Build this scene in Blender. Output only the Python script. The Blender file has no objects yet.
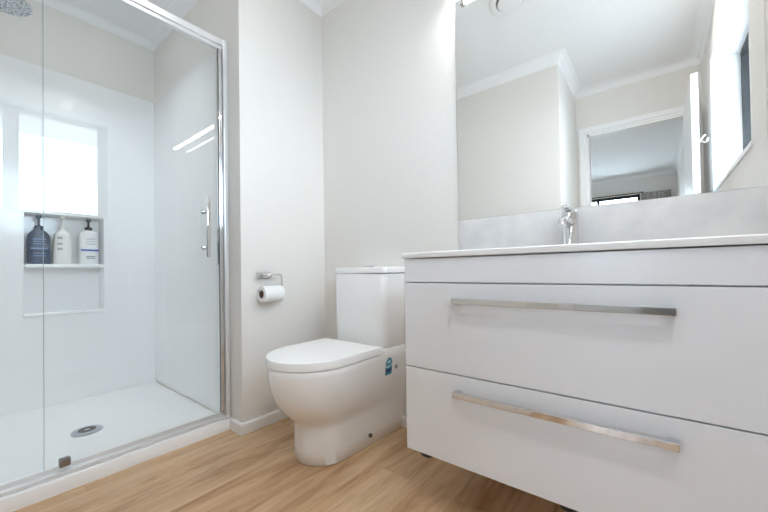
import bpy, bmesh, math, random
from mathutils import Vector, Matrix

S = bpy.context.scene
C = S.collection
random.seed(4)
PI = math.pi

# ------------------------------------------------------------------ camera
cd = bpy.data.cameras.new('camera')
cam = bpy.data.objects.new('camera', cd)
C.objects.link(cam)
RX = Vector((0.7818373, 0.6233172, -0.0143596))
UY = Vector((0.0186216, -0.0003240, 0.9998265))
FW = Vector((-0.6232044, 0.7819691, 0.0118605))
M = Matrix(((RX.x, UY.x, -FW.x, 0.0), (RX.y, UY.y, -FW.y, 0.0), (RX.z, UY.z, -FW.z, 0.79), (0, 0, 0, 1)))
cam.matrix_world = M
cd.sensor_width = 36.0
cd.lens = 16.012
cd.shift_y = 0.01417
cd.clip_start = 0.01
S.camera = cam

# ------------------------------------------------------------------ world, exposure
S.view_settings.view_transform = 'Standard'
S.view_settings.look = 'None'
S.view_settings.gamma = 1.0
S.view_settings.use_curve_mapping = False
S.view_settings.exposure = 0.26

SKY_S, LED_S, DL_A, FILL_VANITY, FILL_SHOWER = 16.0, 108.0, 0.3, 5.0, 2.0  # last two drive added, unseen fill downlights

W = bpy.data.worlds.new('sky')
S.world = W
W.use_nodes = True
nt = W.node_tree
nt.nodes.clear()
wo = nt.nodes.new('ShaderNodeOutputWorld')
bg = nt.nodes.new('ShaderNodeBackground')
bg.inputs['Color'].default_value = (0.67, 0.83, 1.0, 1)
bg.inputs['Strength'].default_value = SKY_S
nt.links.new(bg.outputs[0], wo.inputs[0])

try:
    S.cycles.max_bounces = 14
    S.cycles.diffuse_bounces = 8
    S.cycles.glossy_bounces = 8
    S.cycles.transparent_max_bounces = 16
    S.cycles.caustics_reflective = False
    S.cycles.caustics_refractive = False
    S.cycles.sample_clamp_indirect = 6.0
    S.cycles.use_denoising = True
except Exception:
    pass


def portal(name, loc, sx, sy, rot):
    l = bpy.data.lights.new(name, 'AREA')
    l.shape = 'RECTANGLE'
    l.size = sx
    l.size_y = sy
    l.cycles.is_portal = True
    o = bpy.data.objects.new(name, l)
    o.location = loc
    o.rotation_euler = rot
    C.objects.link(o)


portal('window_portal', (0.56, 0.32, 1.715), 0.90, 1.24, (0, PI / 2, 0))
portal('bedroom_window_portal', (-0.725, -4.9, 1.55), 1.1, 1.15, (PI / 2, 0, 0))


# ------------------------------------------------------------------ materials
def mat(name, col, rough=0.5, metal=0.0, spec=0.5, coat=0.0):
    m = bpy.data.materials.new(name)
    m.use_nodes = True
    b = m.node_tree.nodes['Principled BSDF']
    b.inputs['Base Color'].default_value = (*col, 1)
    b.inputs['Roughness'].default_value = rough
    b.inputs['Metallic'].default_value = metal
    b.inputs['Specular IOR Level'].default_value = spec
    b.inputs['Coat Weight'].default_value = coat
    return m


def srgb(r, g, b):
    f = lambda c: ((c / 255 + 0.055) / 1.055) ** 2.4 if c > 10 else c / 255 / 12.92
    return (f(r), f(g), f(b))


def noisy(name, c1, c2, scale, rough=0.5, bump=0.0, metal=0.0, spec=0.5, stretch=(1, 1, 1), detail=4, lo=.35, hi=.65):
    m = mat(name, c1, rough, metal, spec)
    n = m.node_tree.nodes
    L = m.node_tree.links
    b = n['Principled BSDF']
    tc = n.new('ShaderNodeTexCoord')
    mp = n.new('ShaderNodeMapping')
    mp.inputs['Scale'].default_value = stretch
    tx = n.new('ShaderNodeTexNoise')
    tx.inputs['Scale'].default_value = scale
    tx.inputs['Detail'].default_value = detail
    rp = n.new('ShaderNodeValToRGB')
    rp.color_ramp.elements[0].position = lo
    rp.color_ramp.elements[1].position = hi
    rp.color_ramp.elements[0].color = (*c1, 1)
    rp.color_ramp.elements[1].color = (*c2, 1)
    L.new(tc.outputs['Object'], mp.inputs['Vector'])
    L.new(mp.outputs[0], tx.inputs['Vector'])
    L.new(tx.outputs['Fac'], rp.inputs['Fac'])
    L.new(rp.outputs[0], b.inputs['Base Color'])
    if bump:
        bp = n.new('ShaderNodeBump')
        bp.inputs['Strength'].default_value = bump
        bp.inputs['Distance'].default_value = 0.002
        L.new(tx.outputs['Fac'], bp.inputs['Height'])
        L.new(bp.outputs[0], b.inputs['Normal'])
    return m


PAINT = noisy('wall_paint', (0.765, 0.742, 0.708), (0.78, 0.757, 0.722), 60, 0.6, 0.05, spec=0.25)
CEIL = noisy('ceiling_paint', (0.86, 0.865, 0.865), (0.87, 0.875, 0.875), 40, 0.7, 0.03, spec=0.2)
TRIM = noisy('trim_enamel', (0.84, 0.84, 0.84), (0.85, 0.85, 0.85), 30, 0.35)
ACRY = noisy('shower_acrylic', (0.89, 0.89, 0.895), (0.895, 0.895, 0.90), 5, 0.12)
CABW = noisy('cabinet_gloss_white', (0.815, 0.825, 0.86), (0.82, 0.83, 0.865), 5, 0.22)
TOPW = noisy('countertop_white', (0.87, 0.87, 0.88), (0.88, 0.88, 0.89), 5, 0.15)
CERA = noisy('white_ceramic', (0.86, 0.855, 0.85), (0.865, 0.86, 0.855), 5, 0.10)
SEAT = noisy('white_seat_plastic', (0.87, 0.87, 0.87), (0.875, 0.875, 0.875), 5, 0.25)
CHRO = noisy('polished_chrome', (0.74, 0.74, 0.75), (0.76, 0.76, 0.77), 12, 0.07, metal=1.0)
ALUM = noisy('bright_aluminium', (0.80, 0.80, 0.81), (0.82, 0.82, 0.83), 20, 0.22, metal=1.0)
ALUW = noisy('satin_aluminium', (0.80, 0.80, 0.80), (0.82, 0.82, 0.82), 20, 0.3, metal=0.5)
DARK = noisy('dark_anodised_frame', (0.018, 0.019, 0.021), (0.024, 0.025, 0.027), 30, 0.55)
BLKP = noisy('black_plastic', (0.02, 0.02, 0.022), (0.025, 0.025, 0.028), 30, 0.4)
GREYM = noisy('grey_rubber', (0.09, 0.09, 0.09), (0.11, 0.11, 0.11), 30, 0.55)
TILE = noisy('pale_stone_tile', (0.63, 0.63, 0.64), (0.71, 0.705, 0.70), 14, 0.35, 0.05, detail=8)
MIRR = mat('mirror_silver', (0.95, 0.96, 0.955), 0.0, 1.0)
PAPER = noisy('toilet_paper', (0.86, 0.86, 0.86), (0.89, 0.89, 0.89), 120, 0.9, 0.4, spec=0.1)
CARD = noisy('brown_card', (0.16, 0.10, 0.075), (0.20, 0.13, 0.09), 60, 0.8)
CARPET = noisy('grey_carpet', (0.30, 0.28, 0.26), (0.38, 0.36, 0.33), 250, 0.95, 0.5, spec=0.1)
BOTB = noisy('dark_blue_plastic', (0.050, 0.075, 0.13), (0.06, 0.085, 0.145), 10, 0.3)
BOTW = noisy('cream_plastic', (0.78, 0.77, 0.73), (0.80, 0.79, 0.75), 10, 0.35)
BOTC = noisy('white_plastic', (0.80, 0.80, 0.80), (0.82, 0.82, 0.82), 10, 0.35)
INKB = mat('blue_print', (0.04, 0.11, 0.42), 0.5)
INKG = mat('grey_print', (0.25, 0.26, 0.29), 0.5)
INKL = mat('pale_blue_print', (0.22, 0.30, 0.48), 0.5)
STKB = mat('sticker_blue', (0.035, 0.22, 0.38), 0.4)
STKD = mat('sticker_navy', (0.012, 0.05, 0.12), 0.4)
STKL = mat('sticker_pale_blue', (0.42, 0.66, 0.76), 0.4)
NOZZ = noisy('brushed_nozzle_plate', (0.25, 0.27, 0.29), (0.72, 0.74, 0.76), 110, 0.3, 0.6, metal=0.6, lo=.45, hi=.55)
CURT = noisy('patterned_curtain', (0.30, 0.28, 0.25), (0.62, 0.60, 0.57), 45, 0.8)
BOUNCE_GROUND = noisy('pale_bounce_ground', (0.42, 0.41, 0.39), (0.50, 0.49, 0.47), 3, 0.9)  # kept pale so the outside ground lifts light onto the ceiling


def glass(name, tint, ior=1.5):
    m = bpy.data.materials.new(name)
    m.use_nodes = True
    n = m.node_tree.nodes
    L = m.node_tree.links
    n.clear()
    out = n.new('ShaderNodeOutputMaterial')
    mx = n.new('ShaderNodeMixShader')
    fr = n.new('ShaderNodeFresnel')
    fr.inputs['IOR'].default_value = ior
    tr = n.new('ShaderNodeBsdfTransparent')
    tr.inputs['Color'].default_value = (*tint, 1)
    gl = n.new('ShaderNodeBsdfGlossy')
    gl.inputs['Roughness'].default_value = 0.0
    ge = n.new('ShaderNodeNewGeometry')
    mi_ = n.new('ShaderNodeMapRange')
    mi_.inputs['To Min'].default_value = ior
    mi_.inputs['To Max'].default_value = 1.0 / ior
    L.new(ge.outputs['Backfacing'], mi_.inputs['Value'])
    L.new(mi_.outputs[0], fr.inputs['IOR'])
    L.new(fr.outputs[0], mx.inputs['Fac'])
    L.new(tr.outputs[0], mx.inputs[1])
    L.new(gl.outputs[0], mx.inputs[2])
    L.new(mx.outputs[0], out.inputs['Surface'])
    return m


GLASS = glass('clear_shower_glass', (0.975, 0.985, 0.98))
WGLASS = glass('window_glass', (0.98, 0.985, 0.985))


def emit(name, col, s):
    m = bpy.data.materials.new(name)
    m.use_nodes = True
    b = m.node_tree.nodes['Principled BSDF']
    b.inputs['Base Color'].default_value = (0.9, 0.9, 0.9, 1)
    b.inputs['Emission Color'].default_value = (*col, 1)
    b.inputs['Emission Strength'].default_value = s
    return m


LED = emit('led_diffuser', (1.0, 0.985, 0.95), LED_S)
DLM = emit('downlight_diffuser', (1.0, 0.97, 0.93), 40.0)


def floor_mat():
    m = mat('oak_plank_floor', (0.5, 0.35, 0.2), 0.38, 0, 0.4)
    n = m.node_tree.nodes
    L = m.node_tree.links
    b = n['Principled BSDF']
    tc = n.new('ShaderNodeTexCoord')
    mp = n.new('ShaderNodeMapping')
    mp.inputs['Rotation'].default_value = (0, 0, PI / 2)
    mp.inputs['Location'].default_value = (-0.15, 0.02, 0)
    br = n.new('ShaderNodeTexBrick')
    br.inputs['Scale'].default_value = 1.0
    br.inputs['Brick Width'].default_value = 1.22
    br.inputs['Row Height'].default_value = 0.18
    br.inputs['Mortar Size'].default_value = 0.0012
    br.inputs['Mortar Smooth'].default_value = 0.3
    br.offset = 0.37
    br.inputs['Color1'].default_value = (0.0, 0.0, 0.0, 1)
    br.inputs['Color2'].default_value = (1.0, 1.0, 1.0, 1)
    br.inputs['Mortar'].default_value = (0.5, 0.5, 0.5, 1)
    L.new(tc.outputs['Object'], mp.inputs['Vector'])
    L.new(mp.outputs[0], br.inputs['Vector'])
    # broad cathedral grain
    mp2 = n.new('ShaderNodeMapping')
    mp2.inputs['Scale'].default_value = (12.0, 1.5, 1.0)
    L.new(tc.outputs['Object'], mp2.inputs['Vector'])
    off = n.new('ShaderNodeVectorMath')
    off.operation = 'MULTIPLY_ADD'
    off.inputs[1].default_value = (7.0, 13.0, 5.0)
    L.new(br.outputs['Color'], off.inputs[0])
    L.new(mp2.outputs[0], off.inputs[2])
    g1 = n.new('ShaderNodeTexNoise')
    g1.inputs['Scale'].default_value = 1.0
    g1.inputs['Detail'].default_value = 7
    g1.inputs['Roughness'].default_value = 0.62
    g1.inputs['Distortion'].default_value = 0.9
    L.new(off.outputs[0], g1.inputs['Vector'])
    r1 = n.new('ShaderNodeValToRGB')
    e = r1.color_ramp.elements
    e[0].position = 0.30
    e[0].color = (*srgb(160, 120, 84), 1)
    e[1].position = 0.70
    e[1].color = (*srgb(219, 190, 156), 1)
    k = r1.color_ramp.elements.new(0.47)
    k.color = (*srgb(198, 163, 126), 1)
    L.new(g1.outputs['Fac'], r1.inputs['Fac'])
    # fine pores
    mp3 = n.new('ShaderNodeMapping')
    mp3.inputs['Scale'].default_value = (160.0, 6.0, 1.0)
    L.new(tc.outputs['Object'], mp3.inputs['Vector'])
    g2 = n.new('ShaderNodeTexNoise')
    g2.inputs['Scale'].default_value = 1.0
    g2.inputs['Detail'].default_value = 3
    L.new(mp3.outputs[0], g2.inputs['Vector'])
    mr = n.new('ShaderNodeMapRange')
    mr.inputs['From Min'].default_value = 0.3
    mr.inputs['From Max'].default_value = 0.7
    mr.inputs['To Min'].default_value = 0.90
    mr.inputs['To Max'].default_value = 1.05
    L.new(g2.outputs['Fac'], mr.inputs['Value'])
    # plank to plank tone
    mr2 = n.new('ShaderNodeMapRange')
    mr2.inputs['To Min'].default_value = 0.93
    mr2.inputs['To Max'].default_value = 1.04
    L.new(br.outputs['Color'], mr2.inputs['Value'])
    mu = n.new('ShaderNodeMath')
    mu.operation = 'MULTIPLY'
    L.new(mr.outputs[0], mu.inputs[0])
    L.new(mr2.outputs[0], mu.inputs[1])
    mp4 = n.new('ShaderNodeMapping')
    mp4.inputs['Scale'].default_value = (34.0, 5.0, 1.0)
    L.new(tc.outputs['Object'], mp4.inputs['Vector'])
    g3 = n.new('ShaderNodeTexNoise')
    g3.inputs['Scale'].default_value = 1.0
    g3.inputs['Detail'].default_value = 4
    g3.inputs['Distortion'].default_value = 1.2
    L.new(mp4.outputs[0], g3.inputs['Vector'])
    mr4 = n.new('ShaderNodeMapRange')
    mr4.inputs['From Min'].default_value = 0.60
    mr4.inputs['From Max'].default_value = 0.76
    mr4.inputs['To Min'].default_value = 1.0
    mr4.inputs['To Max'].default_value = 0.74
    L.new(g3.outputs['Fac'], mr4.inputs['Value'])
    muf = n.new('ShaderNodeMath')
    muf.operation = 'MULTIPLY'
    L.new(mu.outputs[0], muf.inputs[0])
    L.new(mr4.outputs[0], muf.inputs[1])
    mu = muf
    # joints
    mr3 = n.new('ShaderNodeMapRange')
    mr3.inputs['To Min'].default_value = 1.0
    mr3.inputs['To Max'].default_value = 0.82
    L.new(br.outputs['Fac'], mr3.inputs['Value'])
    mu2 = n.new('ShaderNodeMath')
    mu2.operation = 'MULTIPLY'
    L.new(mu.outputs[0], mu2.inputs[0])
    L.new(mr3.outputs[0], mu2.inputs[1])
    vm = n.new('ShaderNodeVectorMath')
    vm.operation = 'SCALE'
    L.new(r1.outputs[0], vm.inputs[0])
    L.new(mu2.outputs[0], vm.inputs['Scale'])
    L.new(vm.outputs[0], b.inputs['Base Color'])
    bp = n.new('ShaderNodeBump')
    bp.inputs['Strength'].default_value = 0.15
    bp.inputs['Distance'].default_value = 0.001
    L.new(mu2.outputs[0], bp.inputs['Height'])
    L.new(bp.outputs[0], b.inputs['Normal'])
    return m


FLOOR = floor_mat()


# ------------------------------------------------------------------ mesh helpers
class MB:
    def __init__(s):
        s.b = bmesh.new()

    def _merge(s, t):
        me = bpy.data.meshes.new('tmp')
        t.to_mesh(me)
        t.free()
        s.b.from_mesh(me)
        bpy.data.meshes.remove(me)

    def box(s, x0, x1, y0, y1, z0, z1, bev=0.0, seg=2, vert_only=False):
        t = bmesh.new()
        v = [t.verts.new((x, y, z)) for x in (x0, x1) for y in (y0, y1) for z in (z0, z1)]
        for f in ((0, 1, 3, 2), (4, 6, 7, 5), (0, 4, 5, 1), (2, 3, 7, 6), (0, 2, 6, 4), (1, 5, 7, 3)):
            t.faces.new([v[i] for i in f])
        bmesh.ops.recalc_face_normals(t, faces=t.faces)
        if bev:
            ed = [e for e in t.edges if (not vert_only or abs(e.verts[0].co.z - e.verts[1].co.z) > 1e-6)]
            bmesh.ops.bevel(t, geom=ed, offset=bev, segments=seg, profile=0.5, affect='EDGES')
        s._merge(t)
        return s

    def loft(s, rings, cap0=True, cap1=True, closed=True):
        t = bmesh.new()
        R = [[t.verts.new(p) for p in r] for r in rings]
        n = len(R[0])
        for a, b in zip(R, R[1:]):
            for i in range(n if closed else n - 1):
                j = (i + 1) % n
                t.faces.new((a[i], a[j], b[j], b[i]))
        if cap0:
            t.faces.new(R[0][::-1])
        if cap1:
            t.faces.new(R[-1])
        bmesh.ops.recalc_face_normals(t, faces=t.faces)
        s._merge(t)
        return s

    def lathe(s, prof, origin=(0, 0, 0), axis='Z', n=32, cap0=True, cap1=True):
        """prof: list of (radius, height) along the axis"""
        rings = []
        for r, z in prof:
            ring = []
            for i in range(n):
                a = 2 * PI * i / n
                c, d = r * math.cos(a), r * math.sin(a)
                p = {'Z': (c, d, z), 'Y': (c, z, d), 'X': (z, c, d)}[axis]
                ring.append((p[0] + origin[0], p[1] + origin[1], p[2] + origin[2]))
            rings.append(ring)
        return s.loft(rings, cap0, cap1)

    def tube(s, pts, r, n=14):
        pts = [Vector(p) for p in pts]
        rings = []
        T = []
        for i in range(len(pts)):
            if i == 0:
                d = pts[1] - pts[0]
            elif i == len(pts) - 1:
                d = pts[-1] - pts[-2]
            else:
                d = (pts[i + 1] - pts[i]).normalized() + (pts[i] - pts[i - 1]).normalized()
            T.append(d.normalized())
        up = Vector((0, 0, 1)) if abs(T[0].z) < 0.9 else Vector((1, 0, 0))
        u = (up - T[0] * up.dot(T[0])).normalized()
        for i, p in enumerate(pts):
            u = (u - T[i] * u.dot(T[i])).normalized()
            w = T[i].cross(u)
            rr = r[i] if isinstance(r, (list, tuple)) else r
            rings.append([p + u * rr * math.cos(2 * PI * k / n) + w * rr * math.sin(2 * PI * k / n) for k in range(n)])
        return s.loft(rings)

    def rrect(s, cx, cy, hx, hy, z, rad, n=6):
        pts = []
        rad = min(rad, hx - 1e-5, hy - 1e-5)
        for (sx, sy, a0) in ((1, 1, 0), (-1, 1, PI / 2), (-1, -1, PI), (1, -1, 1.5 * PI)):
            for k in range(n + 1):
                a = a0 + PI / 2 * k / n
                pts.append((cx + sx * (hx - rad) + rad * math.cos(a), cy + sy * (hy - rad) + rad * math.sin(a), z))
        return pts


def world_off(p):
    o = Vector((0, 0, 0))
    while p is not None:
        o += p.location
        p = p.parent
    return o


def obj(name, mb, m, parent=None, smooth=35, origin=None):
    me = bpy.data.meshes.new(name)
    off = world_off(parent) if parent else Vector((0, 0, 0))
    loc = Vector((0, 0, 0))
    if parent is None and origin is not None:
        loc = Vector(origin)
        off = loc
    for v in mb.b.verts:
        v.co -= off
    mb.b.to_mesh(me)
    mb.b.free()
    ms = m if isinstance(m, (list, tuple)) else [m]
    for k in ms:
        me.materials.append(k)
    if smooth:
        me.polygons.foreach_set('use_smooth', [True] * len(me.polygons))
        me.set_sharp_from_angle(angle=math.radians(smooth))
    o = bpy.data.objects.new(name, me)
    o.location = loc
    C.objects.link(o)
    if parent is not None:
        o.parent = parent
    return o


def tag(o, label, cat, group=None):
    o['label'] = label
    o['category'] = cat
    if group:
        o['group'] = group
    return o


def thing(name, label, cat, loc, group=None):
    o = bpy.data.objects.new(name, None)
    o.empty_display_size = 0.05
    C.objects.link(o)
    o.location = loc
    return tag(o, label, cat, group)


def struct(name, mb, m, parent=None, label=None, smooth=0):
    o = obj(name, mb, m, parent, smooth)
    if parent is None:
        o['kind'] = 'structure'
        if label:
            o['label'] = label
            o['category'] = name.split('_')[0]
    return o


# ------------------------------------------------------------------ setting
YB = 1.4197        # mirror wall
XL = -1.60         # toilet roll wall
YN = 0.8773        # end of that wall
XS = -2.7586       # shower back
YS = -0.089        # shower left side / nib wall
XN = -0.567        # nib end
YF = -0.809        # door wall
XR = 0.305         # window wall
H = 2.44
WH = H + 0.02

struct('floor', MB().box(-3.0, 0.6, -0.86, 1.6, -0.06, 0.0), FLOOR, label='pale oak plank floor running across the bathroom')
struct('floor_bedroom', MB().box(-3.2, 0.6, -4.95, -0.86, -0.06, 0.0), CARPET, label='grey carpet floor in the room beyond the doorway')
struct('ceiling', MB().box(-3.3, 0.62, -5.0, 1.62, H, H + 0.1), CEIL, label='flat white ceiling over the bathroom')
struct('wall_back', MB().box(-2.95, 0.6, YB, YB + 0.12, 0, WH - .02), PAINT, label='white painted wall behind toilet, vanity and mirror')
struct('wall_left', MB().box(-2.95, XL, YN, YB, 0, WH - .02), PAINT, label='white wall beside the shower holding the toilet roll')
w = MB()
w.box(-2.95, XS - 0.006, YS, YN, 2.0, H)
w.box(-2.95, -2.885, YS, YN, 0, 2.0)
struct('wall_shower', w, PAINT, label='painted wall strip above the shower liner at the back')
struct('wall_nib', MB().box(-2.95, XN, YF - 0.1, YS, 0, H), PAINT, label='cream wall block left of the doorway, seen in the mirror')
w = MB()
w.box(XN, -0.48, YF - 0.1, YF, 0, H)
w.box(0.227, XR, YF - 0.1, YF, 0, H)
w.box(-0.48, 0.227, YF - 0.1, YF, 2.015, H)
struct('wall_front', w, PAINT, label='wall with the open doorway, seen in the mirror')
# window wall
WY0, WY1, WZ0, WZ1 = -0.27, 0.88, 1.28, 2.15
w = MB()
w.box(XR, XR + 0.24, YF - 4.1, WY0, 0, H)
w.box(XR, XR + 0.24, WY1, YB, 0, H)
w.box(XR, XR + 0.24, WY0, WY1, 0, WZ0)
w.box(XR, XR + 0.24, WY0, WY1, WZ1, H)
struct('wall_right', w, PAINT, label='window wall at the right end of the vanity')
# bedroom beyond
BF = -4.75
w = MB()
w.box(-3.2, -1.25, BF - 0.15, BF, 0, H)
w.box(-0.20, XR, BF - 0.15, BF, 0, H)
w.box(-1.25, -0.20, BF - 0.15, BF, 2.10, H)
w.box(-1.25, -0.20, BF - 0.15, BF, 0, 1.0)
struct('wall_bedroom_far', w, PAINT, label='far wall with a window, in the room beyond the doorway')
struct('wall_bedroom_left', MB().box(-3.3, -3.2, BF - 0.15, YF - 0.1, 0, H), PAINT, label='side wall of the room beyond the doorway')

# cornice: a sweep round the bathroom outline (interior on the left of travel)
def sweep(mb, path, prof, closed):
    n = len(path)
    rings = []
    for i in range(n):
        p = Vector(path[i])
        a = Vector(path[i - 1]) if (closed or i > 0) else None
        c = Vector(path[(i + 1) % n]) if (closed or i < n - 1) else None
        d1 = (p - a).normalized() if a is not None else (c - p).normalized()
        d2 = (c - p).normalized() if c is not None else d1
        n1 = Vector((-d1.y, d1.x))
        n2 = Vector((-d2.y, d2.x))
        mvec = (n1 + n2) / (1 + n1.dot(n2))
        rings.append([(p.x + mvec.x * u, p.y + mvec.y * u, z) for u, z in prof])
    if closed:
        rings.append(rings[0])
    mb.loft(rings, not closed, not closed)
    return mb


cove = [(0.0, 2.376)]
for k in range(9):
    a = PI / 2 * k / 8
    cove.append((0.062 - 0.060 * math.cos(a), 2.378 + 0.060 * math.sin(a)))
cove += [(0.064, 2.44), (0.0, 2.44)]
loop = [(XR, YB), (XL, YB), (XL, YN), (XS - .006, YN), (XS - .006, YS), (XN, YS), (XN, YF), (XR, YF)]
struct('trim_1', sweep(MB(), loop, cove, True), CEIL, smooth=40, label='white cove cornice round the top of the bathroom walls')
bl = [(XR, YF - 0.1), (-3.2, YF - 0.1), (-3.2, BF), (XR, BF)]
struct('trim_2', sweep(MB(), bl, cove, True), CEIL, smooth=40, label='cornice of the room beyond the doorway')

sk = [(0, 0), (0.013, 0), (0.013, 0.047), (0.009, 0.054), (0.0, 0.055)]
struct('baseboard_left', sweep(MB(), [(-0.69, YB), (XL, YB), (XL, YN), (-1.702, YN)], sk, False), TRIM, smooth=0,
       label='low white skirting board along the walls behind the toilet')
struct('baseboard_front', sweep(MB(), [(-1.69, YS), (XN, YS), (XN, YF), (-0.545, YF)], sk, False), TRIM, smooth=0,
       label='low white skirting board along the cream wall block')
struct('baseboard_right', sweep(MB(), [(0.285, YF), (XR, YF), (XR, YB), (0.24, YB)], sk, False), TRIM, smooth=0,
       label='low white skirting board below the window')

# door architrave on the bathroom side
a = MB()
for d0, d1, t in ((0.0, 0.062, 0.012), (0.018, 0.062, 0.020)):
    a.box(-0.48 - d1, -0.48 - d0, YF, YF + t, 0, 2.015 + d1, 0.003)
    a.box(0.227 + d0, 0.227 + d1, YF, YF + t, 0, 2.015 + d1, 0.003)
    a.box(-0.48 - d0, 0.227 + d0, YF, YF + t, 2.015 + d0, 2.015 + d1, 0.003)
a.box(-0.481, -0.462, YF - 0.1, YF + 0.004, 0, 2.015)
a.box(0.212, 0.228, YF - 0.1, YF - 0.001, 0, 2.015)
a.box(-0.48, 0.227, YF - 0.1, YF + 0.004, 1.998, 2.016)
struct('trim_3', a, TRIM, label='white stepped architrave round the open doorway')
# door leaf, swung into the bathroom
d = struct('door_1', MB().box(0.189, 0.225, YF + 0.022, -0.062, 0.012, 2.005, 0.002), TRIM, label='white door standing open beside the window wall, seen in the mirror')
hb = MB()
for s_, x in ((-1, 0.189), (1, 0.225)):
    hb.lathe([(0.026, x), (0.026, x + s_ * 0.007)], (0, -0.125, 1.0), 'X', 24)
    hb.tube([(x + s_ * 0.004, -0.125, 1.0), (x + s_ * 0.045, -0.125, 1.0), (x + s_ * 0.052, -0.135, 1.0), (x + s_ * 0.052, -0.235, 1.0)], 0.009)
obj('door_handle', hb, CHRO, d)
hg = MB()
for z in (0.25, 1.0, 1.78):
    hg.tube([(0.231, YF + 0.027, z - 0.045), (0.231, YF + 0.027, z + 0.045)], 0.006)
obj('hinge', hg, CHRO, d)

# window
wy = [(-0.42, 0.21), (0.21, 0.84)]
f = MB()
x0, x1 = XR + 0.135, XR + 0.195
t = 0.045
f.box(x0, x1, WY0, WY1, WZ1 - t, WZ1)
f.box(x0, x1, WY0, WY1, WZ0, WZ0 + t)
f.box(x0, x1, WY0, WY0 + t, WZ0 + t, WZ1 - t)
f.box(x0, x1, WY1 - 0.075, WY1, WZ0 + t, WZ1 - t)
f.box(x0, x1, 0.23, 0.23 + 0.085, WZ0 + t, WZ1 - t)
wn = struct('window_1', f, DARK, label='dark aluminium framed high window in the right hand wall')
for ya, yb in ((WY0 + t, 0.23), (0.315, WY1 - 0.075)):
    obj('window_pane', MB().box(x0 + 0.028, x0 + 0.033, ya, yb, WZ0 + t, WZ1 - t), WGLASS, wn, 0)
lin = MB()
lin.box(XR - 0.002, x0, WY0 - 0.0, WY0 + 0.012, WZ0, WZ1)
lin.box(XR - 0.002, x0, WY1 - 0.012, WY1, WZ0, WZ1)
lin.box(XR - 0.002, x0, WY0 + .012, WY1 - .012, WZ1 - 0.012, WZ1)
struct('trim_4', lin, TRIM, label='white reveal lining of the high window')
sl = MB()
sl.box(XR - 0.006, x0, WY0, WY1, WZ0 - 0.018, WZ0 + 0.002, 0.002)
struct('trim_5', sl, TRIM, label='white window sill board flush in the reveal')
# bedroom window
f = MB()
f.box(-1.25, -0.20, BF - 0.10, BF - 0.05, 2.05, 2.10)
f.box(-1.25, -0.20, BF - 0.10, BF - 0.05, 1.00, 1.05)
for x in (-1.25, -0.865, -0.245):
    f.box(x, x + 0.045, BF - 0.10, BF - 0.05, 1.05, 2.05)
w2 = struct('window_2', f, DARK, label='bright bedroom window glimpsed through the doorway in the mirror')
obj('window_pane', MB().box(-1.205, -0.865, BF - 0.078, BF - 0.073, 1.05, 2.05), WGLASS, w2, 0)
obj('window_pane', MB().box(-0.82, -0.245, BF - 0.078, BF - 0.073, 1.05, 2.05), WGLASS, w2, 0)

# outside: eave, and unseen ground made pale to bounce daylight indoors
struct('trim_6', MB().box(XR + 0.24, 1.35, -5.5, 2.4, 2.2, 2.32), TRIM, label='eave soffit outside the bathroom window')
struct('ground', MB().box(-30, 30, -40, 30, -0.30, -0.25), BOUNCE_GROUND, label='unseen ground outside the windows, made pale to bounce light in')

# ------------------------------------------------------------------ shower
tr = thing('shower_tray', 'white shower tray with a low front edge on the floor', 'shower tray', (-2.23, 0.394, 0))
m = MB()
xf, xb, y0, y1 = -1.703, XS + 0.002, YS + 0.002, YN - 0.002
P4 = lambda xa, xb_, z: [(xa, y0, z), (xa, y1, z), (xb_, y1, z), (xb_, y0, z)]
m.loft([[(xf, y, 0.0), (xf, y, 0.050), (xf - 0.004, y, 0.055), (xf - 0.050, y, 0.055), (xf - 0.058, y, 0.050), (xf - 0.075, y, 0.039),
         (xf - 0.10, y, 0.037), (xb, y, 0.037), (xb, y, 0.0)] for y in (y0, y1)])
tray = obj('tray_body', m, ACRY, tr, 40)
dr = MB().lathe([(0.060, 0.0365), (0.060, 0.0420), (0.053, 0.0435), (0.050, 0.0425), (0.038, 0.0420), (0.036, 0.0445), (0.0, 0.0450)], (-2.166, 0.397, 0), 'Z', 40, True, False)
drain = obj('drain_cover', dr, mat('drain_steel', (0.50, 0.53, 0.58), 0.35, 0.6), tr, 40)
obj('drain_slot', MB().lathe([(0.012, 0.0425), (0.012, 0.0454), (0.034, 0.0454), (0.034, 0.0425)], (-2.166, 0.397, 0), 'Z', 40, False, False), GREYM, drain, 30)

ln = thing('shower_liner', 'glossy white moulded shower wall liner with recessed shelf', 'shower liner', (-2.6, 0.394, 0.037))
ny0, ny1, nz0, nz1, nd = 0.238, 0.592, 0.567, 1.150, 0.105
zb, zt = 0.036, 2.0
m = MB()
xq = XS
m.box(xq - 0.004, xq, YS, ny0, zb, zt)
m.box(xq - 0.004, xq, ny1, YN, zb, zt)
m.box(xq - 0.004, xq, ny0, ny1, nz1, zt)
m.box(xq - 0.004, xq, ny0, ny1, zb, nz0)
obj('back_panel', m, ACRY, ln, 0)
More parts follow.
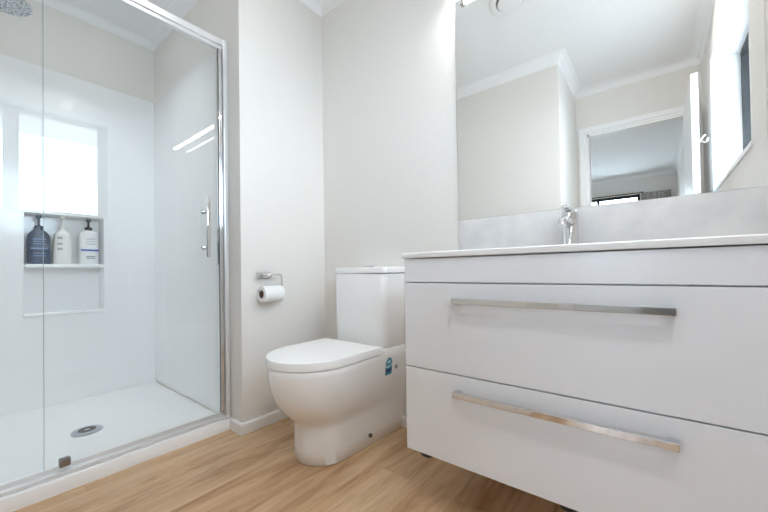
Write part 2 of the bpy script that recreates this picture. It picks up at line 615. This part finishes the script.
# recess shell with softened front edges
m = MB()
def rr(y0, y1, z0, z1, x, r=0.012, n=4):
    return [(x, p[0], p[1]) for p in [(q[0], q[1]) for q in MB().rrect((y0 + y1) / 2, (z0 + z1) / 2, (y1 - y0) / 2, (z1 - z0) / 2, 0, r, n)]]
m.loft([rr(ny0 - .012, ny1 + .012, nz0 - .012, nz1 + .012, xq + 0.0005, .018), rr(ny0 - .004, ny1 + .004, nz0 - .004, nz1 + .004, xq - 0.001, .016),
        rr(ny0, ny1, nz0, nz1, xq - 0.010), rr(ny0 + .006, ny1 - .006, nz0 + .006, nz1 - .006, xq - nd)], False, True)
bm_flip = m.b
bmesh.ops.reverse_faces(bm_flip, faces=bm_flip.faces)
obj('niche_recess', m, ACRY, ln, 40)
m = MB().box(xq - nd + 0.001, xq + 0.012, ny0 + 0.001, ny1 - 0.001, 0.836, 0.858, 0.007, 3)
obj('niche_shelf', m, ACRY, ln, 40)
m = MB().box(xq - 0.03, xq + 0.010, ny0 - 0.004, ny1 + 0.004, 0.556, 0.578, 0.008, 3)
obj('niche_ledge', m, ACRY, ln, 40)
obj('side_panel', MB().box(xq, -1.769, YN - 0.004, YN - 0.0005, zb + .02, zt), ACRY, ln, 0)
obj('side_panel', MB().box(xq, -1.769, YS + 0.0005, YS + 0.004, zb + .02, zt), ACRY, ln, 0)

# glass screen
XG = -1.745
sc_ = thing('shower_screen', 'glass shower screen with a bright metal frame and pull handle', 'shower screen', (XG, 0.394, 0.055))
m = MB().box(XG - 0.020, XG + 0.020, YS + .005, YN - .005, 1.960, 1.992, 0.003)
m.box(XG - 0.012, XG + 0.012, YS + .005, YN - .005, 1.942, 1.962, 0.002)
obj('header_rail', m, ALUW, sc_, 0)
m = MB().box(XG - 0.018, XG + 0.026, YS + .005, YN - .005, 0.0555, 0.068, 0.002)
m.box(XG - 0.014, XG + 0.004, YS + .005, YN - .005, 0.067, 0.085, 0.002)
obj('sill_rail', m, ALUW, sc_, 0)
m = MB().box(XG - 0.022, XG + 0.030, YN - 0.022, YN - 0.0005, 0.0555, 1.99, 0.003)
obj('wall_jamb', m, ALUW, sc_, 0)
m = MB().box(XG - 0.022, XG + 0.022, YS + 0.0005, YS + 0.022, 0.0555, 1.99, 0.003)
obj('wall_jamb', m, ALUW, sc_, 0)
m = MB().box(XG - 0.016, XG + 0.016, 0.838, YN - 0.022, 0.086, 1.942, 0.003)
m.box(XG - 0.004, XG + 0.022, 0.846, 0.851, 0.086, 1.942, 0.001)
obj('strike_profile', m, CHRO, sc_, 0)
obj('fixed_glass_panel', MB().box(XG - 0.014, XG - 0.008, YS + .022, 0.1995, 0.084, 1.945), GLASS, sc_, 0)
dg = obj('glass_door', MB().box(XG + 0.004, XG + 0.010, 0.200, 0.836, 0.088, 1.942), GLASS, sc_, 0)
obj('glass_edge', MB().box(XG + 0.004, XG + 0.010, 0.1985, 0.1995, 0.088, 1.942), mat('green_glass_edge', (0.20, 0.28, 0.27), 0.3), dg, 0)
obj('door_edge_seal', MB().box(XG + 0.002, XG + 0.012, 0.8365, 0.8455, 0.088, 1.942, 0.001), GREYM, dg, 0)
obj('pivot_clip', MB().box(XG - 0.004, XG + 0.020, 0.238, 0.270, 0.080, 0.112, 0.005), mat('clip_metal', (0.30, 0.28, 0.27), 0.25, 0.9), dg, 30)
hx = XG + 0.052
m = MB().box(hx - 0.007, hx + 0.007, 0.757, 0.773, 0.868, 1.160, 0.003)
for z in (0.918, 1.094):
    m.lathe([(0.006, XG + 0.010), (0.006, hx)], (0, 0.765, z), 'X', 16)
    m.lathe([(0.012, XG + 0.010), (0.012, XG + 0.014)], (0, 0.765, z), 'X', 20)
    m.lathe([(0.012, XG - 0.004), (0.012, XG + 0.004)], (0, 0.765, z), 'X', 20)
obj('pull_handle', m, CHRO, dg, 20)

# overhead shower rose on a wall arm
hx, hy, hz = -2.32, 0.13, 2.05
sh = thing('overhead_shower', 'round chrome overhead shower rose on a short wall arm', 'shower', (hx, YS, hz))
m = MB().lathe([(0.100, hz + 0.002), (0.1015, hz + 0.006), (0.0995, hz + 0.010), (0.035, hz + 0.022), (0.018, hz + 0.034), (0.016, hz + 0.055), (0, hz + 0.056)], (hx, hy, 0), 'Z', 48, True, False)
obj('rose_body', m, CHRO, sh, 40)
m = MB().lathe([(0.0, hz), (0.097, hz), (0.097, hz + 0.002)], (hx, hy, 0), 'Z', 48, False, False)
for rr_, nn in ((0.016, 6), (0.034, 12), (0.052, 18), (0.070, 24), (0.087, 30)):
    for i in range(nn):
        aa = 2 * PI * i / nn
        m.lathe([(0.0022, hz - 0.0025), (0.0026, hz + 0.0005)], (hx + rr_ * math.cos(aa), hy + rr_ * math.sin(aa), 0), 'Z', 6, True, False)
obj('nozzle_plate', m, NOZZ, sh, 30)
pts = [(hx, YS + 0.004, hz + 0.125)]
for k in range(9):
    a_ = PI / 2 * k / 8
    pts.append((hx, hy - 0.06 + 0.06 * math.sin(a_), hz + 0.065 + 0.06 * math.cos(a_)))
pts.append((hx, hy, hz + 0.05))
obj('wall_arm', MB().tube(pts, 0.0105), CHRO, sh, 40)
obj('wall_flange', MB().lathe([(0.028, YS + 0.0002), (0.028, YS + 0.006), (0.014, YS + 0.012)], (hx, 0, hz + 0.125), 'Y', 28), CHRO, sh, 30)

# bottles on the niche shelf
BX = XS - 0.048
BZ = 0.8585


def bottle(name, label, y, hw, hd, hbody, sections, mbody, mpump, pump_top, labels, power=2.6, nozzle=1):
    t_ = thing(name, label, 'bottle', (BX, y, BZ), 'pump bottles on the shower shelf')
    rings = []
    for fz, fw in sections:
        ring = []
        for i in range(36):
            a = 2 * PI * i / 36
            c, s = math.cos(a), math.sin(a)
            ring.append((BX + hd * min(1, fw * 1.15) * math.copysign(abs(c) ** (2 / power), c), y + hw * fw * math.copysign(abs(s) ** (2 / power), s), BZ + hbody * fz))
        rings.append(ring)
    body = obj('bottle_body', MB().loft(rings), mbody, t_, 50)
    m_ = MB()
    zb_ = BZ + hbody
    m_.lathe([(0.019, zb_ - 0.002), (0.019, zb_ + 0.016), (0.009, zb_ + 0.020), (0.0055, zb_ + 0.024), (0.0055, BZ + pump_top - 0.014), (0.012, BZ + pump_top - 0.013), (0.013, BZ + pump_top - 0.004), (0.010, BZ + pump_top)], (BX, y, 0), 'Z', 24)
    m_.tube([(BX, y, BZ + pump_top - 0.007), (BX + 0.028, y + 0.010 * nozzle, BZ + pump_top - 0.007), (BX + 0.040, y + 0.014 * nozzle, BZ + pump_top - 0.013)], [0.007, 0.006, 0.0045], 12)
    obj('pump', m_, mpump, t_, 40)
    for nm, z0, z1, yh, mm_ in labels:
        zz = zip(z0, z1) if isinstance(z0, (list, tuple)) else [(z0, z1)]
        for a0, a1 in zz:
            m2 = MB().box(BX + hd + 0.0000, BX + hd + 0.0012, y + yh[0] * hw, y + yh[1] * hw, BZ + a0, BZ + a1)
            obj(nm, m2, mm_, t_, 0)
    return t_


round_sh = [(0.0, 0.90), (0.012, 0.98), (0.03, 1.0), (0.70, 1.0), (0.80, 0.95), (0.88, 0.80), (0.94, 0.58), (0.975, 0.42), (1.0, 0.40)]
taper_sh = [(0.0, 0.93), (0.015, 1.0), (0.3, 0.98), (0.6, 0.92), (0.84, 0.82), (0.90, 0.72), (0.95, 0.55), (0.98, 0.47), (1.0, 0.45)]
square_sh = [(0.0, 0.93), (0.015, 0.99), (0.03, 1.0), (0.82, 1.0), (0.90, 0.95), (0.95, 0.75), (0.98, 0.48), (1.0, 0.45)]
bottle('pump_bottle', 'dark blue pump bottle, leftmost on the shower shelf', 0.302, 0.049, 0.033, 0.205, round_sh, BOTB, BOTB, 0.282,
       [('label_band', 0.085, 0.094, (-.72, .72), INKL), ('label_print', [0.045, 0.06, 0.115, 0.128, 0.14], [0.049, 0.064, 0.119, 0.132, 0.146], (-.55, .55), INKL)], nozzle=-1)
bottle('pump_bottle', 'cream tapered pump bottle in the middle of the shower shelf', 0.404, 0.045, 0.033, 0.205, taper_sh, BOTW, BOTW, 0.288,
       [('label_print', [0.085, 0.092, 0.115, 0.122, 0.15, 0.158], [0.089, 0.097, 0.118, 0.126, 0.154, 0.162], (-.62, -.1), INKG)], nozzle=-1)
bottle('pump_bottle', 'white pump bottle with a blue stripe and black pump', 0.525, 0.0485, 0.032, 0.215, square_sh, BOTC, BLKP, 0.284,
       [('label_band', 0.082, 0.093, (-.9, .9), INKB), ('label_print', [0.035, 0.045, 0.125, 0.142, 0.157], [0.040, 0.051, 0.128, 0.144, 0.160], (-.35, .55), INKG)], nozzle=-1)

# ------------------------------------------------------------------ toilet
TX = -1.165
to = thing('toilet', 'white back to wall toilet with closed lid and square cistern', 'toilet', (TX, 1.15, 0))


def dring(cx, hw, yf, yb, a, n, z, N=40, hwb=None):
    hwb = hw if hwb is None else hwb
    pts = []
    for k in range(8):
        u = k / 8
        pts.append((cx + hwb + (hw - hwb) * u, yb + (yf + a - yb) * u, z))
    for k in range(N + 1):
        t_ = PI * k / N
        c, s = math.cos(t_), math.sin(t_)
        pts.append((cx + hw * math.copysign(abs(c) ** (2 / n), c), yf + a - a * abs(s) ** (2 / n), z))
    for k in range(1, 9):
        u = k / 8
        pts.append((cx - hw - (hwb - hw) * u, yf + a + (yb - yf - a) * u, z))
    return pts


yb = YB - 0.003
secs = [  # z, half width front, front y, curve length, half width back
    (0.000, 0.128, 0.893, 0.13, 0.140), (0.003, 0.131, 0.890, 0.13, 0.143), (0.06, 0.131, 0.889, 0.13, 0.147), (0.12, 0.131, 0.887, 0.135, 0.152),
    (0.150, 0.131, 0.884, 0.14, 0.155), (0.165, 0.133, 0.878, 0.145, 0.157), (0.180, 0.139, 0.864, 0.155, 0.159), (0.205, 0.151, 0.838, 0.17, 0.162),
    (0.235, 0.163, 0.813, 0.18, 0.165), (0.27, 0.173, 0.794, 0.19, 0.169), (0.31, 0.180, 0.780, 0.195, 0.173), (0.35, 0.184, 0.772, 0.20, 0.177), (0.385, 0.186, 0.768, 0.20, 0.181), (0.404, 0.186, 0.768, 0.20, 0.183), (0.409, 0.182, 0.772, 0.20, 0.181)]
obj('toilet_pan', MB().loft([dring(TX, h1, yf, yb, a_, 1.95, z, 40, h2) for z, h1, yf, a_, h2 in secs]), CERA, to, 50)
# rear deck under the cistern
m = MB()
m.loft([m.rrect(TX, 1.313, 0.182, 0.103, 0.395, 0.03), m.rrect(TX, 1.313, 0.183, 0.103, 0.422, 0.03), m.rrect(TX, 1.313, 0.178, 0.098, 0.4285, 0.028)])
obj('rear_deck', m, CERA, to, 40)
m = MB().loft([dring(TX, 0.183, 0.771, 1.19, 0.20, 1.95, 0.4095), dring(TX, 0.184, 0.770, 1.19, 0.20, 1.95, 0.4125)])
obj('seat', m, SEAT, to, 40)
m = MB().loft([dring(TX, 0.187, 0.767, 1.199, 0.20, 1.95, 0.4130), dring(TX, 0.1895, 0.7645, 1.201, 0.20, 1.95, 0.4150), dring(TX, 0.1895, 0.7645, 1.201, 0.20, 1.95, 0.4415),
              dring(TX, 0.1885, 0.7655, 1.200, 0.20, 1.95, 0.4448), dring(TX, 0.1860, 0.768, 1.198, 0.199, 1.95, 0.4466), dring(TX, 0.180, 0.774, 1.192, 0.196, 1.95, 0.4472)])
obj('lid', m, SEAT, to, 28)
CX, CHW = -1.154, 0.172
cy_, chd = 1.3265, 0.0895
m = MB()
m.loft([m.rrect(CX, cy_, CHW - 0.006, chd - .004, 0.4295, 0.028), m.rrect(CX, cy_, CHW - 0.003, chd - .002, 0.434, 0.03), m.rrect(CX, cy_, CHW, chd, 0.60, 0.03), m.rrect(CX, cy_, CHW, chd, 0.772, 0.03), m.rrect(CX, cy_, CHW - 0.004, chd - .003, 0.7765, 0.028)])
ci = obj('cistern', m, CERA, to, 40)
m = MB()
m.loft([m.rrect(CX, cy_, CHW - 0.002, chd - .002, 0.7795, 0.03), m.rrect(CX, cy_, CHW + 0.004, chd + .0025, 0.782, 0.032), m.rrect(CX, cy_, CHW + 0.004, chd + .0025, 0.803, 0.032), m.rrect(CX, cy_, CHW + 0.001, chd, 0.8085, 0.03), m.rrect(CX, cy_, CHW - 0.008, chd - .008, 0.8110, 0.025)])
cl = obj('cistern_lid', m, CERA, to, 40)
m = MB().lathe([(0.030, 0.8108), (0.030, 0.8165), (0.026, 0.8180), (0, 0.8184)], (CX, 1.325, 0), 'Z', 32, True, False)
m.box(CX - 0.0006, CX + 0.0006, 1.297, 1.353, 0.8178, 0.8188)
obj('flush_button', m, CHRO, cl, 30)
obj('screw_cap', MB().lathe([(0.009, -1.0225), (0.009, -1.013), (0.006, -1.0115), (0, -1.011)], (0, 1.163, 0.052), 'X', 20, True, False), mat('brown_bolt_hole', (0.10, 0.085, 0.06), 0.5), to, 30)
obj('screw_cap', MB().lathe([(0.011, -1.0), (0.011, -0.9845), (0.007, -0.983), (0, -0.9825)], (0, 1.322, 0.331), 'X', 20, True, False), mat('beige_cap', (0.36, 0.33, 0.28), 0.4), to, 30)
# water rating sticker on the side of the pan
def sidex(y, z):
    # x of the pan's right hand side near the back
    zz = [(s_[0], s_[1], s_[2] + s_[3], s_[4]) for s_ in secs]
    for p, q_ in zip(zz, zz[1:]):
        if p[0] <= z <= q_[0]:
            u = (z - p[0]) / (q_[0] - p[0])
            hf, ya, hb_ = [p[i] + u * (q_[i] - p[i]) for i in (1, 2, 3)]
            v = min(1, max(0, (y - ya) / (yb - ya)))
            return TX + hf + (hb_ - hf) * v
    return TX + 0.18
def patch(poly, lift):
    poly = [(sy + (a - sy) * k_, sz + (b - sz) * k_) for a, b in poly]
    t_ = MB()
    vs = [t_.b.verts.new((sidex(y, z) + lift, y, z)) for y, z in poly]
    t_.b.faces.new(vs)
    r_ = bmesh.ops.extrude_face_region(t_.b, geom=t_.b.faces[:])
    for v in r_['geom']:
        if isinstance(v, bmesh.types.BMVert):
            v.co.x += 0.0004
    bmesh.ops.recalc_face_normals(t_.b, faces=t_.b.faces)
    return t_
sy, sz = 1.262, 0.305
k_ = 1.25
st = obj('water_rating_sticker', patch([(sy - .018, sz), (sy + .018, sz), (sy + .020, sz + .006), (sy + .020, sz + .046), (sy + .012, sz + .060), (sy, sz + .066), (sy - .012, sz + .060), (sy - .020, sz + .046), (sy - .020, sz + .006)], 0.0008), STKB, to, 0)
obj('sticker_band', patch([(sy - .019, sz + .030), (sy - .008, sz + .026), (sy + .006, sz + .028), (sy + .019, sz + .036), (sy + .019, sz + .042), (sy + .006, sz + .036), (sy - .008, sz + .034), (sy - .019, sz + .040)], 0.0016), STKL, st, 0)
obj('sticker_star', patch([(sy - .012, sz + .044), (sy + .012, sz + .044), (sy + .009, sz + .052), (sy, sz + .058), (sy - .009, sz + .052)], 0.0016), STKL, st, 0)
obj('sticker_print', patch([(sy - .017, sz + .012), (sy + .017, sz + .012), (sy + .017, sz + .022), (sy - .017, sz + .022)], 0.0016), STKD, st, 0)

# ------------------------------------------------------------------ toilet roll and holder
hx = -1.545
hd_ = thing('toilet_roll_holder', 'chrome toilet roll holder bar on the wall beside the toilet', 'holder', (XL, 0.995, 0.777))
obj('wall_plate', MB().box(XL + 0.0003, XL + 0.026, 0.958, 1.034, 0.763, 0.793, 0.003), CHRO, hd_, 30)
zr = 0.682
pts = [(XL + 0.018, 0.992, 0.779), (hx - 0.012, 0.992, 0.779), (hx - 0.003, 0.995, 0.779), (hx, 1.006, 0.779), (hx, 1.058, 0.779), (hx, 1.067, 0.776), (hx, 1.071, 0.767), (hx, 1.071, zr + .026), (hx, 1.067, zr + 0.017), (hx, 1.058, zr + 0.014), (hx, 0.945, zr + .014), (hx, 0.937, zr + 0.016), (hx, 0.934, zr + 0.024)]
obj('hanger_rod', MB().tube(pts, 0.0048, 12), CHRO, hd_, 40)
rl = thing('toilet_roll', 'white toilet paper roll hanging on the chrome holder', 'toilet roll', (hx, 1.0, zr))
ro_, ri_ = 0.041, 0.021
m = MB()
m.lathe([(ri_, 0.952), (ro_ - .002, 0.952), (ro_, 0.954), (ro_, 1.062), (ro_ - .002, 1.064), (ri_, 1.064), (ri_, 0.952)], (hx, 0, zr), 'Y', 40, False, False)
obj('paper_roll', m, PAPER, rl, 40)
obj('cardboard_core', MB().lathe([(ri_ - .0015, 0.9525), (ri_ - .0003, 0.9525), (ri_ - .0003, 1.0635), (ri_ - .0015, 1.0635), (ri_ - .0015, 0.9525)], (hx, 0, zr), 'Y', 32, False, False), CARD, rl, 40)

# ------------------------------------------------------------------ vanity
VX0, VX1 = -0.672, 0.226
VYF, VYB = 0.955, YB - 0.001
va = thing('vanity_cabinet', 'wall hung gloss white vanity cabinet with two wide drawers', 'cabinet', (-0.223, 1.2, 0.19))
m = MB()
m.box(VX0 + 0.001, VX0 + 0.017, VYF + 0.020, VYB, 0.191, 0.824)
m.box(VX1 - 0.017, VX1 - 0.001, VYF + 0.020, VYB, 0.191, 0.824)
m.box(VX0 + 0.017, VX1 - 0.017, VYF + 0.020, VYB, 0.191, 0.207)
m.box(VX0 + 0.017, VX1 - 0.017, VYB - 0.016, VYB, 0.207, 0.824)
m.box(VX0 + 0.017, VX1 - 0.017, VYF + 0.022, VYF + 0.030, 0.207, 0.824)
obj('carcass', m, CABW, va, 0)
obj('top_fascia', MB().box(VX0, VX1, VYF, VYF + 0.019, 0.7515, 0.8285, 0.0012), CABW, va, 0)
for z0, z1, hz_ in ((0.4705, 0.748, 0.6965), (0.191, 0.4665, 0.4165)):
    dr_ = obj('drawer', MB().box(VX0, VX1, VYF, VYF + 0.019, z0, z1, 0.0012), CABW, va, 0)
    m = MB().box(-0.484, 0.031, VYF - 0.030, VYF - 0.020, hz_ - 0.0085, hz_ + 0.0085, 0.0012)
    for x in (-0.474, 0.021):
        m.box(x - 0.010, x + 0.010, VYF - 0.021, VYF - 0.0003, hz_ - 0.0085, hz_ + 0.0085, 0.001)
    obj('bar_handle', m, CHRO, dr_, 0)
for x, y in ((-0.618, 1.002), (-0.190, 1.002), (0.18, 1.002)):
    obj('underside_cap', MB().lathe([(0.026, 0.1905), (0.026, 0.170), (0.022, 0.164), (0.0, 0.164)], (x, y, 0), 'Z', 28, True, False), BLKP, va, 30)

# moulded top with an integrated basin
ct = thing('countertop', 'thin white moulded vanity top with a basin, over the drawers', 'countertop', (-0.223, 1.2, 0.83))
m = MB()
X0, X1, Y0, Y1, Z0, Z1 = VX0 - 0.006, VX1 + 0.006, VYF - 0.008, VYB, 0.8315, 0.8500
bcx, bcy = -0.223, 1.165
def ring2(hx_, hy_, z, rad):
    return m.rrect(bcx, bcy, hx_, hy_, z, rad, 8)
def outer(z, i=0.0):
    base = ring2(0.2, 0.2, z, 0.1)
    out = []
    for p in base:
        dx, dy = p[0] - bcx, p[1] - bcy
        if dx > 0: kx = (X1 - i - bcx) / dx
        else: kx = (X0 + i - bcx) / dx if dx < 0 else 1e9
        if dy > 0: ky = (Y1 - i - bcy) / dy
        else: ky = (Y0 + i - bcy) / dy if dy < 0 else 1e9
        k = min(kx, ky)
        out.append((bcx + dx * k, bcy + dy * k, z))
    # pull the two points nearest each corner on to the corner itself
    for cxx in (X0 + i, X1 - i):
        for cyy in (Y0 + i, Y1 - i):
            j = min(range(len(out)), key=lambda q: (out[q][0] - cxx) ** 2 + (out[q][1] - cyy) ** 2)
            out[j] = (cxx, cyy, z)
    return out
m.loft([outer(Z0, 0.001), outer(Z0 + 0.002), outer(Z1 - 0.003), outer(Z1, 0.003), ring2(0.255, 0.145, Z1, 0.05), ring2(0.248, 0.138, Z1 - 0.006, 0.05), ring2(0.235, 0.125, Z1 - 0.06, 0.06), ring2(0.20, 0.10, Z1 - 0.10, 0.06), ring2(0.06, 0.04, Z1 - 0.11, 0.03)], False, True)
obj('basin_top', m, TOPW, ct, 30)
obj('waste_cover', MB().lathe([(0.022, Z1 - 0.1105), (0.022, Z1 - 0.106), (0.0, Z1 - 0.104)], (bcx, bcy, 0), 'Z', 24, True, False), CHRO, ct, 30)

# splashback tile, mirror, light bar
tag(obj('splashback', MB().box(-0.692, 0.2455, YB - 0.0095, YB - 0.0003, 0.8505, 1.011, 0.001), TILE, None, 30, (-0.22, YB, 0.93)), 'pale grey stone tile splashback strip between vanity top and mirror', 'splashback')
mi = thing('wall_mirror', 'large frameless wall mirror above the tiled splashback', 'mirror', (-0.22, YB, 1.5))
obj('mirror_glass', MB().box(-0.692, 0.2495, YB - 0.006, YB - 0.0045, 1.0125, 2.005), MIRR, mi, 0)
obj('mirror_backing', MB().box(-0.691, 0.2485, YB - 0.0044, YB - 0.0003, 1.0135, 2.004), GREYM, mi, 0)
lb = thing('mirror_light', 'slim chrome light bar with white diffuser above the mirror', 'light', (-0.22, YB, 2.045))
m = MB().box(-0.69, 0.25, YB - 0.072, YB - 0.050, 2.040, 2.056, 0.004)
m.box(-0.30, -0.14, YB - 0.052, YB - 0.0003, 2.036, 2.056, 0.003)
m.box(-0.672, 0.235, YB - 0.0505, YB - 0.0485, 2.030, 2.041)
m.box(-0.69, -0.672, YB - 0.073, YB - 0.049, 2.017, 2.041, 0.002)
m.box(0.235, 0.25, YB - 0.073, YB - 0.049, 2.017, 2.041, 0.002)
obj('light_body', m, CHRO, lb, 30)
obj('diffuser', MB().box(-0.672, 0.235, YB - 0.071, YB - 0.0515, 2.022, 2.040, 0.005, 3), LED, lb, 40)
l_ = None

# mixer tap
tx, ty = -0.232, 1.335
tp = thing('basin_mixer', 'chrome single lever basin tap standing behind the vanity basin', 'tap', (tx, ty, Z1))
m = MB().lathe([(0.027, Z1), (0.027, Z1 + 0.005), (0.0250, Z1 + 0.008), (0.0250, Z1 + 0.104), (0.0235, Z1 + 0.108)], (tx, ty, 0), 'Z', 32)
obj('tap_body', m, CHRO, tp, 30)
m = MB().tube([(tx, ty - 0.010, Z1 + 0.094), (tx, ty - 0.06, Z1 + 0.100), (tx, ty - 0.112, Z1 + 0.097), (tx, ty - 0.126, Z1 + 0.090), (tx, ty - 0.130, Z1 + 0.076)], [0.0165, 0.0150, 0.0135, 0.0130, 0.0125], 18)
obj('spout', m, CHRO, tp, 40)
m = MB().lathe([(0.0250, Z1 + 0.110), (0.0260, Z1 + 0.114), (0.0255, Z1 + 0.134), (0.020, Z1 + 0.140), (0, Z1 + 0.142)], (tx, ty, 0), 'Z', 32, True, False)
m.box(tx - 0.011, tx + 0.011, ty - 0.085, ty + 0.004, Z1 + 0.137, Z1 + 0.149, 0.004)
obj('lever', m, CHRO, tp, 40)

# ------------------------------------------------------------------ ceiling fittings
fx, fy = -0.672, 0.705
fn = thing('exhaust_fan', 'round white exhaust fan grille on the ceiling, seen in the mirror', 'fan', (fx, fy, H))
obj('fan_grille', MB().lathe([(0.122, H - 0.0005), (0.122, H - 0.008), (0.114, H - 0.012), (0.084, H - 0.008), (0.080, H - 0.0005)], (fx, fy, 0), 'Z', 48, False, False), TRIM, fn, 40)
obj('fan_throat', MB().lathe([(0.082, H - 0.0008), (0, H - 0.0010)], (fx, fy, 0), 'Z', 48, False, False), GREYM, fn, 40)
obj('fan_cone', MB().lathe([(0.074, H - 0.010), (0.074, H - 0.016), (0.064, H - 0.018), (0, H - 0.021)], (fx, fy, 0), 'Z', 48, True, False), TRIM, fn, 40)


def downlight(x, y, label, energy, spread=140, col=(1.0, 0.97, 0.94)):
    d_ = thing('downlight', label, 'light', (x, y, H), 'recessed ceiling downlights')
    obj('trim_ring', MB().lathe([(0.048, H - 0.0005), (0.048, H - 0.004), (0.044, H - 0.007), (0.036, H - 0.005), (0.036, H - 0.0005)], (x, y, 0), 'Z', 36, False, False), TRIM, d_, 40)
    obj('lens', MB().lathe([(0.036, H - 0.0045), (0, H - 0.0045)], (x, y, 0), 'Z', 36, False, False), DLM, d_, 40)
    l = bpy.data.lights.new('downlight_lamp', 'AREA')
    l.shape = 'DISK'
    l.size = 0.07
    l.energy = energy
    l.spread = math.radians(spread)
    l.color = col
    o = bpy.data.objects.new('downlight_lamp', l)
    C.objects.link(o)
    o.parent = d_
    o.location = (0, 0, -0.010)


downlight(-1.125, 0.68, 'round white ceiling downlight mirrored as a bright dot in the shower wall', DL_A)
downlight(0.21, 0.14, 'unseen ceiling downlight added to brighten the vanity front', FILL_VANITY)  # added out of view to lift the light on the drawer fronts
downlight(-2.20, 0.40, 'unseen ceiling downlight added to brighten the shower', FILL_SHOWER, 95, (0.86, 0.94, 1.0))  # added out of view as cool fill for the liner and tray
downlight(-1.60, -2.80, 'unseen ceiling downlight added to brighten the room beyond the doorway', 14.0)  # added out of view so the bedroom reads less dim and blue
# robe hook behind the open door
rh = thing('robe_hook', 'chrome robe hook on the back of the open door, seen in the mirror', 'hook', (0.2260, -0.125, 1.58))
m = MB().lathe([(0.018, 0.2252), (0.018, 0.2310)], (0, -0.125, 1.58), 'X', 20)
m.tube([(0.2300, -0.125, 1.58), (0.2570, -0.125, 1.575), (0.2660, -0.125, 1.582), (0.2690, -0.125, 1.600)], 0.005)
m.tube([(0.2340, -0.125, 1.59), (0.2480, -0.125, 1.612), (0.2580, -0.125, 1.622)], 0.0045)
obj('hook', m, CHRO, rh, 40)
# curtain and rail in the far room
cu = thing('window_curtain', 'patterned curtain and dark rail at the far room window in the mirror', 'curtain', (-0.5, BF, 2.1))
obj('curtain_rail', MB().box(-1.3, -0.15, BF + 0.001, BF + 0.04, 2.100, 2.122, 0.003), mat('bronze_rail', (0.18, 0.14, 0.10), 0.4, 0.4), cu, 0)
rings = []
m = MB()
top = []
bot = []
for i in range(61):
    x = -0.20 + 0.42 * i / 60
    y = BF + 0.045 + 0.018 * math.sin(i * 1.05)
    top.append((x, y))
for i in range(60, -1, -1):
    x = -0.20 + 0.42 * i / 60
    y = BF + 0.049 + 0.018 * math.sin(i * 1.05)
    bot.append((x, y))
pl = top + bot
m.loft([[(x, y, 0.03) for x, y in pl], [(x, y, 2.10) for x, y in pl]])
obj('curtain_drop', m, CURT, cu, 60)
